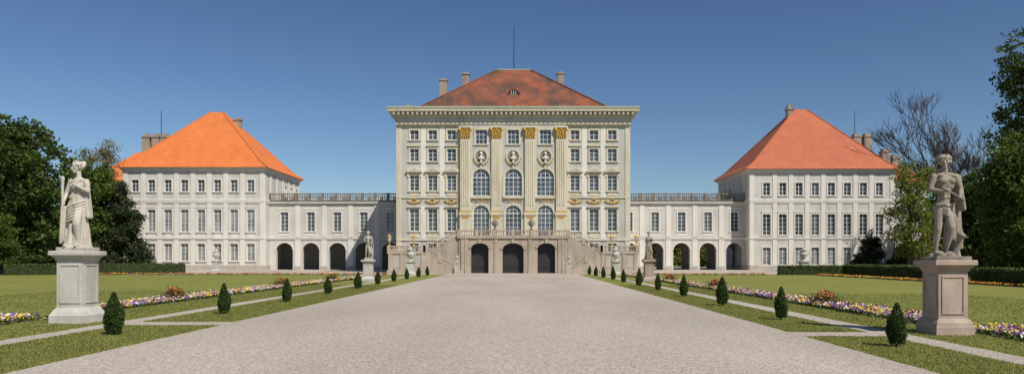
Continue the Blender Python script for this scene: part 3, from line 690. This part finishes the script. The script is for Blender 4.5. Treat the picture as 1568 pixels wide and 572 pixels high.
def hand(m,c,d,side,s=.1,curl=1):
    c=Vector(c); d=Vector(d).normalized(); sd=Vector(side).normalized(); nn=d.cross(sd)
    m.cap(c,c+d*s,s*.42,s*.45,8)
    for i,l in enumerate((.75,.95,1.05,.95)):
        b=c+d*s*1.1+sd*s*(i-1.5)*.32; k=b+d*s*l*.5; m.cap(b,k,s*.14,s*.13,6); m.cap(k,k+(d*.5+nn*curl*.7)*s*l*.5,s*.13,s*.1,6)
    m.cap(c+sd*s*.5+d*s*.2,c+sd*s*.9+d*s*.8+nn*s*.3,s*.16,s*.12,6)
def head(m,c,yaw,tilt=0,fem=False):
    R=Matrix.Rotation(yaw,3,'Z')@Matrix.Rotation(tilt,3,'X'); c=Vector(c); q=lambda x,y,z: c+R@Vector((x,y,z))
    m.ell(q(0,.02,.05),(.135,.165,.16),14,10,R); m.cap(q(0,-.05,-.04),q(0,-.08,-.12),.105,.06)
    m.cap(q(0,-.14,.04),q(0,-.185,-.03),.018,.03,8)
    m.cap(q(-.07,-.125,.06),q(.07,-.125,.06),.03,.03,8)
    m.cap(q(-.03,-.15,-.085),q(.03,-.15,-.085),.018,.018,6); m.ell(q(0,-.13,-.135),(.04,.035,.035),8,6)
    for sx in (-1,1): m.ell(q(sx*.14,.01,.0),(.02,.035,.05),8,6); m.ell(q(sx*.06,-.125,.0),(.035,.03,.02),8,6)
    for i in range(46):
        a=random.uniform(0,6.283); z=random.uniform(-.02,.2); rr=.15*math.sqrt(max(.05,1-(z/.23)**2))
        x,y=rr*math.cos(a),rr*math.sin(a)*1.1+.03
        if y<-.07 and z<.1: continue
        m.ell(q(x,y,z),(.045,.045,.04),8,5)
    if fem: m.ell(q(0,.2,.12),(.09,.09,.09),10,7); m.cap(q(-.13,.05,.12),q(.13,.05,.12),.05,.05)
def finish(m,name,mat,vox=.014):
    o=m.obj(name,M[mat],True); md=o.modifiers.new('Remesh','REMESH'); md.mode='VOXEL'; md.voxel_size=vox; md.use_smooth_shade=True
    s=o.modifiers.new('Smooth','SMOOTH'); s.factor=.5; s.iterations=1
    dg=bpy.context.evaluated_depsgraph_get(); me=bpy.data.meshes.new_from_object(o.evaluated_get(dg)); bpy.data.objects.remove(o); me.name=name
    if not me.materials: me.materials.append(M[mat])
    return me
def loft(m,rings,n=72):
    R=[]
    for (cx,cy,z,rx,ry,amp,k,ph) in rings:
        q=[]
        for j in range(n):
            t=2*math.pi*j/n; f=1+amp*(math.cos(k*t+ph)*.6+math.cos((k*1.7//1)*t-ph*2)*.4)
            q.append((cx+rx*f*math.cos(t),cy+ry*f*math.sin(t),z))
        R.append(q)
    m.grid(R)
def goddess():
    random.seed(3); m=MB()
    m.box(-.46,.46,-.42,.42,0,.12)
    m.ell((.0,0,.12),(.44,.4,.1),16,6)
    loft(m,[(0,0,.14,.41,.36,.15,11,0),(0,0,.35,.37,.32,.18,11,.3),(-.01,0,.7,.32,.29,.17,11,.7),(-.04,-.02,1.05,.30,.26,.14,10,1.1),(-.05,-.02,1.35,.29,.24,.10,9,1.5),(-.02,0,1.6,.25,.2,.07,9,1.8),(0,0,1.85,.22,.18,.06,8,2),(.02,0,2.1,.26,.19,.04,8,2.2),(.03,.01,2.28,.25,.15,.02,8,2.4),(.03,.02,2.38,.12,.1,0,8,2.4)])
    m.cap((.1,-.12,1.3),(.17,-.30,.85),.15,.12); m.cap((.17,-.30,.85),(.2,-.2,.2),.12,.08); m.ell((.22,-.36,.17),(.06,.13,.05)); m.ell((-.15,-.36,.17),(.06,.13,.05))
    for sx in (-1,1): m.ell((.03+sx*.1,-.15,2.08),(.1,.09,.1))
    for i in range(6):
        z=1.52-i*.095; pts=[(.30-.01*i,-.02,z+.12),(.12,-.27-.01*i,z),(-.12,-.28-.01*i,z-.1),(-.33,-.08,z-.22)]
        for a,b in zip(pts,pts[1:]): m.cap(a,b,.032,.032,8)
    for i in range(5):
        x=-.29-.03*i; m.cap((x+.05,.02-.07*i,1.42),(x-.02,-.02-.05*i,.55-.07*i),.04,.055,8)
    for i in range(5): m.cap((.2+.03*i,-.12+.06*i,2.3-.03*i),(-.12-.02*i,-.2+.03*i,1.72),.026,.03,8)
    for i in range(4): m.cap((.25,.12-.05*i,2.25),(.33,.18-.05*i,1.1),.05,.06,8)
    m.cap((.03,.02,2.3),(.02,0,2.55),.085,.075)
    head(m,(.0,-.02,2.7),-.55,.12,True)
    m.ell((-.23,.0,2.24),(.11,.1,.1)); m.ell((.28,.0,2.24),(.11,.1,.1))
    m.cap((-.25,0,2.24),(-.36,-.04,1.88),.085,.07); m.cap((-.36,-.04,1.88),(-.33,-.2,1.62),.068,.045); hand(m,(-.33,-.21,1.6),(.0,-.2,-1),(0,-1,0),.09,.8)
    m.cap((.3,0,2.24),(.41,-.08,1.92),.085,.07); m.cap((.41,-.08,1.92),(.17,-.28,2.08),.068,.042); hand(m,(.16,-.29,2.09),(-1,-.1,.4),(0,0,1),.09,.6)
    m.cap((-.34,-.27,1.35),(-.38,-.2,2.25),.025,.05); m.ell((-.385,-.19,2.32),(.065,.065,.1))
    return finish(m,'draped_figure','marble')
def faun():
    random.seed(4); m=MB()
    m.box(-.46,.5,-.42,.42,0,.1)
    for i in range(16): m.ell((random.uniform(-.32,.36),random.uniform(-.25,.25),.12),(random.uniform(.1,.18),random.uniform(.1,.18),random.uniform(.06,.14)))
    loft(m,[(.25,.12,.1,.24,.22,.16,7,0),(.24,.12,.5,.18,.18,.16,7,.4),(.26,.13,.9,.17,.16,.16,7,.8),(.28,.13,1.25,.14,.14,.12,7,1.2)],40)
    for i in range(7):
        x=.12+.06*i; m.cap((x,-.02+.03*i,1.5+.03*i),(x+.05,.02+.02*i,.35+.09*(i%3)),.045,.062,8)
    for i in range(5): m.cap((.3+.02*i,.12-.04*i,2.3),(.40+.02*i,.1-.05*i,1.4),.045,.055,8)
    m.cap((.2,-.12,.2),(.3,-.2,.55),.1,.09); m.ell((.3,-.25,.66),(.1,.13,.09)); m.ell((.3,-.38,.63),(.045,.08,.045))
    for sx in (-1,1): m.cap((.3+sx*.05,-.22,.72),(.3+sx*.09,-.17,.84),.025,.012,6)
    m.ell((-.06,0,1.5),(.2,.155,.17)); m.cap((-.05,0,1.55),(-.02,-.01,1.85),.155,.16); m.ell((0,-.01,2.1),(.26,.175,.26))
    for sx in (-1,1): m.ell((sx*.11,-.14,2.17),(.12,.07,.09)); m.ell((sx*.13,-.02,2.33),(.14,.1,.08)); m.ell((-.04+sx*.1,.1,1.42),(.11,.11,.12))
    for i in range(3):
        for sx in (-1,1): m.ell((-.03+sx*.05,-.155,1.92-.1*i),(.05,.03,.045),8,6)
    for i in range(4): m.cap((-.25,-.03,1.5-.045*i),(-.03,-.2,1.38-.055*i),.032,.036,8); m.cap((-.03,-.2,1.38-.055*i),(.2,-.04,1.5-.045*i),.036,.032,8)
    m.cap((-.15,0,1.42),(-.21,-.05,.86),.145,.09); m.cap((-.21,-.05,.86),(-.24,.03,.25),.095,.052); m.ell((-.215,.02,.62),(.09,.095,.17)); m.ell((-.26,-.09,.17),(.065,.16,.055))
    m.cap((.07,0,1.42),(.07,-.2,.88),.14,.09); m.cap((.07,-.2,.88),(.03,-.05,.28),.09,.052); m.ell((.055,-.1,.65),(.083,.095,.16)); m.ell((.03,-.17,.19),(.065,.16,.055))
    m.cap((-.3,0,2.3),(-.42,-.03,1.94),.09,.07); m.cap((-.42,-.03,1.94),(-.2,-.28,1.86),.068,.045); hand(m,(-.19,-.29,1.86),(1,-.1,.15),(0,0,1),.09,.9)
    m.cap((.3,0,2.3),(.41,-.05,1.93),.09,.07); m.cap((.41,-.05,1.93),(.26,-.28,1.68),.068,.045); hand(m,(.25,-.29,1.67),(-1,-.1,-.2),(0,0,1),.09,.9)
    m.cap((-.26,-.36,1.96),(.34,-.34,1.62),.028,.028)
    m.cap((0,.0,2.35),(-.02,-.03,2.52),.09,.08); head(m,(-.03,-.04,2.68),-.45,.1)
    for i in range(14): a=i*.45; m.ell((-.03+.16*math.cos(a),0+.16*math.sin(a),2.8),(.05,.05,.035),8,5)
    return finish(m,'standing_figure','marbled')
gm=goddess(); fm=faun()
def statue(x,y,me,pm,ph,rot=0,k=1.0,mat=None,w=.42,base=.6):
    e=empty('garden_statue',(x,y,0)); p=pedestal(pm,w,ph,base); p.parent=e
    if mat:
        me=me.copy(); me.materials.clear(); me.materials.append(M[mat])
    o=bpy.data.objects.new('figure',me); o.location=(0,0,ph); o.rotation_euler=(0,0,rot); o.scale=(k,k,k); sc.collection.objects.link(o); o.parent=e
statue(-14.3,25.2,gm,'pedl',2.45,-.1,1.06,w=.45,base=.62)
statue(13.35,21.4,fm,'pedr',2.15,.0,1.06,w=.42,base=.55)
statue(-13.75,71,fm,'pedl',2.05,.3,.96,'marble'); statue(13.3,70,gm,'pedr',2.05,.3,.93,'marbled')
def vase(x,y,k=1.0):
    e=empty('stone_vase',(x,y,0)); m=MB()
    m.lathe((0,0,0),[(.62,0),(.62,.25),(.5,.35),(.46,.45),(.46,1.5),(.5,1.55),(.6,1.7),(.6,1.82)],4)
    m.lathe((0,0,1.82),[(.3,0),(.3,.1),(.13,.22),(.16,.36),(.4,.6),(.5,.95),(.36,1.2),(.3,1.3),(.42,1.42),(.44,1.5),(.2,1.6),(.12,1.85),(.03,1.98)],16)
    for q in (-1,1): m.tube([(q*.42,0,2.5),(q*.66,0,2.75),(q*.62,0,3.05),(q*.34,0,3.08)],[.05,.06,.06,.05],6)
    for i in range(10): a=i*.628; m.ell((.44*math.cos(a),.44*math.sin(a),2.72),(.08,.08,.1),6,4)
    m.obj('vase_and_pedestal',M['pedl'],parent=e); e.scale=(k,k,k)
for x,y in ((-13.5,97),(13.7,97),(-48,118),(39.2,98.5)): vase(x,y)
# ------------------------------------------------------------------ light
az=math.radians(40); el=math.radians(49)
Sd=Vector((math.sin(az)*math.cos(el),-math.cos(az)*math.cos(el),math.sin(el)))
ld=bpy.data.lights.new('sun','SUN'); ld.energy=4.9; ld.angle=math.radians(.5); ld.color=(1,.94,.84)
lo=bpy.data.objects.new('sun',ld); lo.rotation_euler=(-Sd).to_track_quat('-Z','Y').to_euler(); lo.location=(40,-40,60); sc.collection.objects.link(lo)
w=bpy.data.worlds.new('World'); sc.world=w; w.use_nodes=True; nt=w.node_tree
sk=nt.nodes.new('ShaderNodeTexSky'); sk.sky_type='NISHITA'; sk.sun_disc=False; sk.sun_elevation=el; sk.sun_rotation=math.pi-az
sk.air_density=1.0; sk.dust_density=.5; sk.ozone_density=3.2; sk.altitude=500
gn=nt.nodes.new('ShaderNodeGamma'); gn.inputs[1].default_value=1.28
nt.links.new(sk.outputs[0],gn.inputs[0]); nt.links.new(gn.outputs[0],nt.nodes['Background'].inputs[0]); nt.nodes['Background'].inputs[1].default_value=.050
# ------------------------------------------------------------------ camera
cd=bpy.data.cameras.new('camera'); cd.sensor_width=36; cd.lens=36*1120/1568; cd.shift_x=-11/1568; cd.shift_y=109/1568; cd.clip_end=6000; cd.clip_start=.1
co=bpy.data.objects.new('camera',cd); co.location=(.9,0,2.2); co.rotation_euler=(math.pi/2,0,0); sc.collection.objects.link(co); sc.camera=co
sc.view_settings.view_transform='Standard'; sc.view_settings.look='None'; sc.view_settings.exposure=0
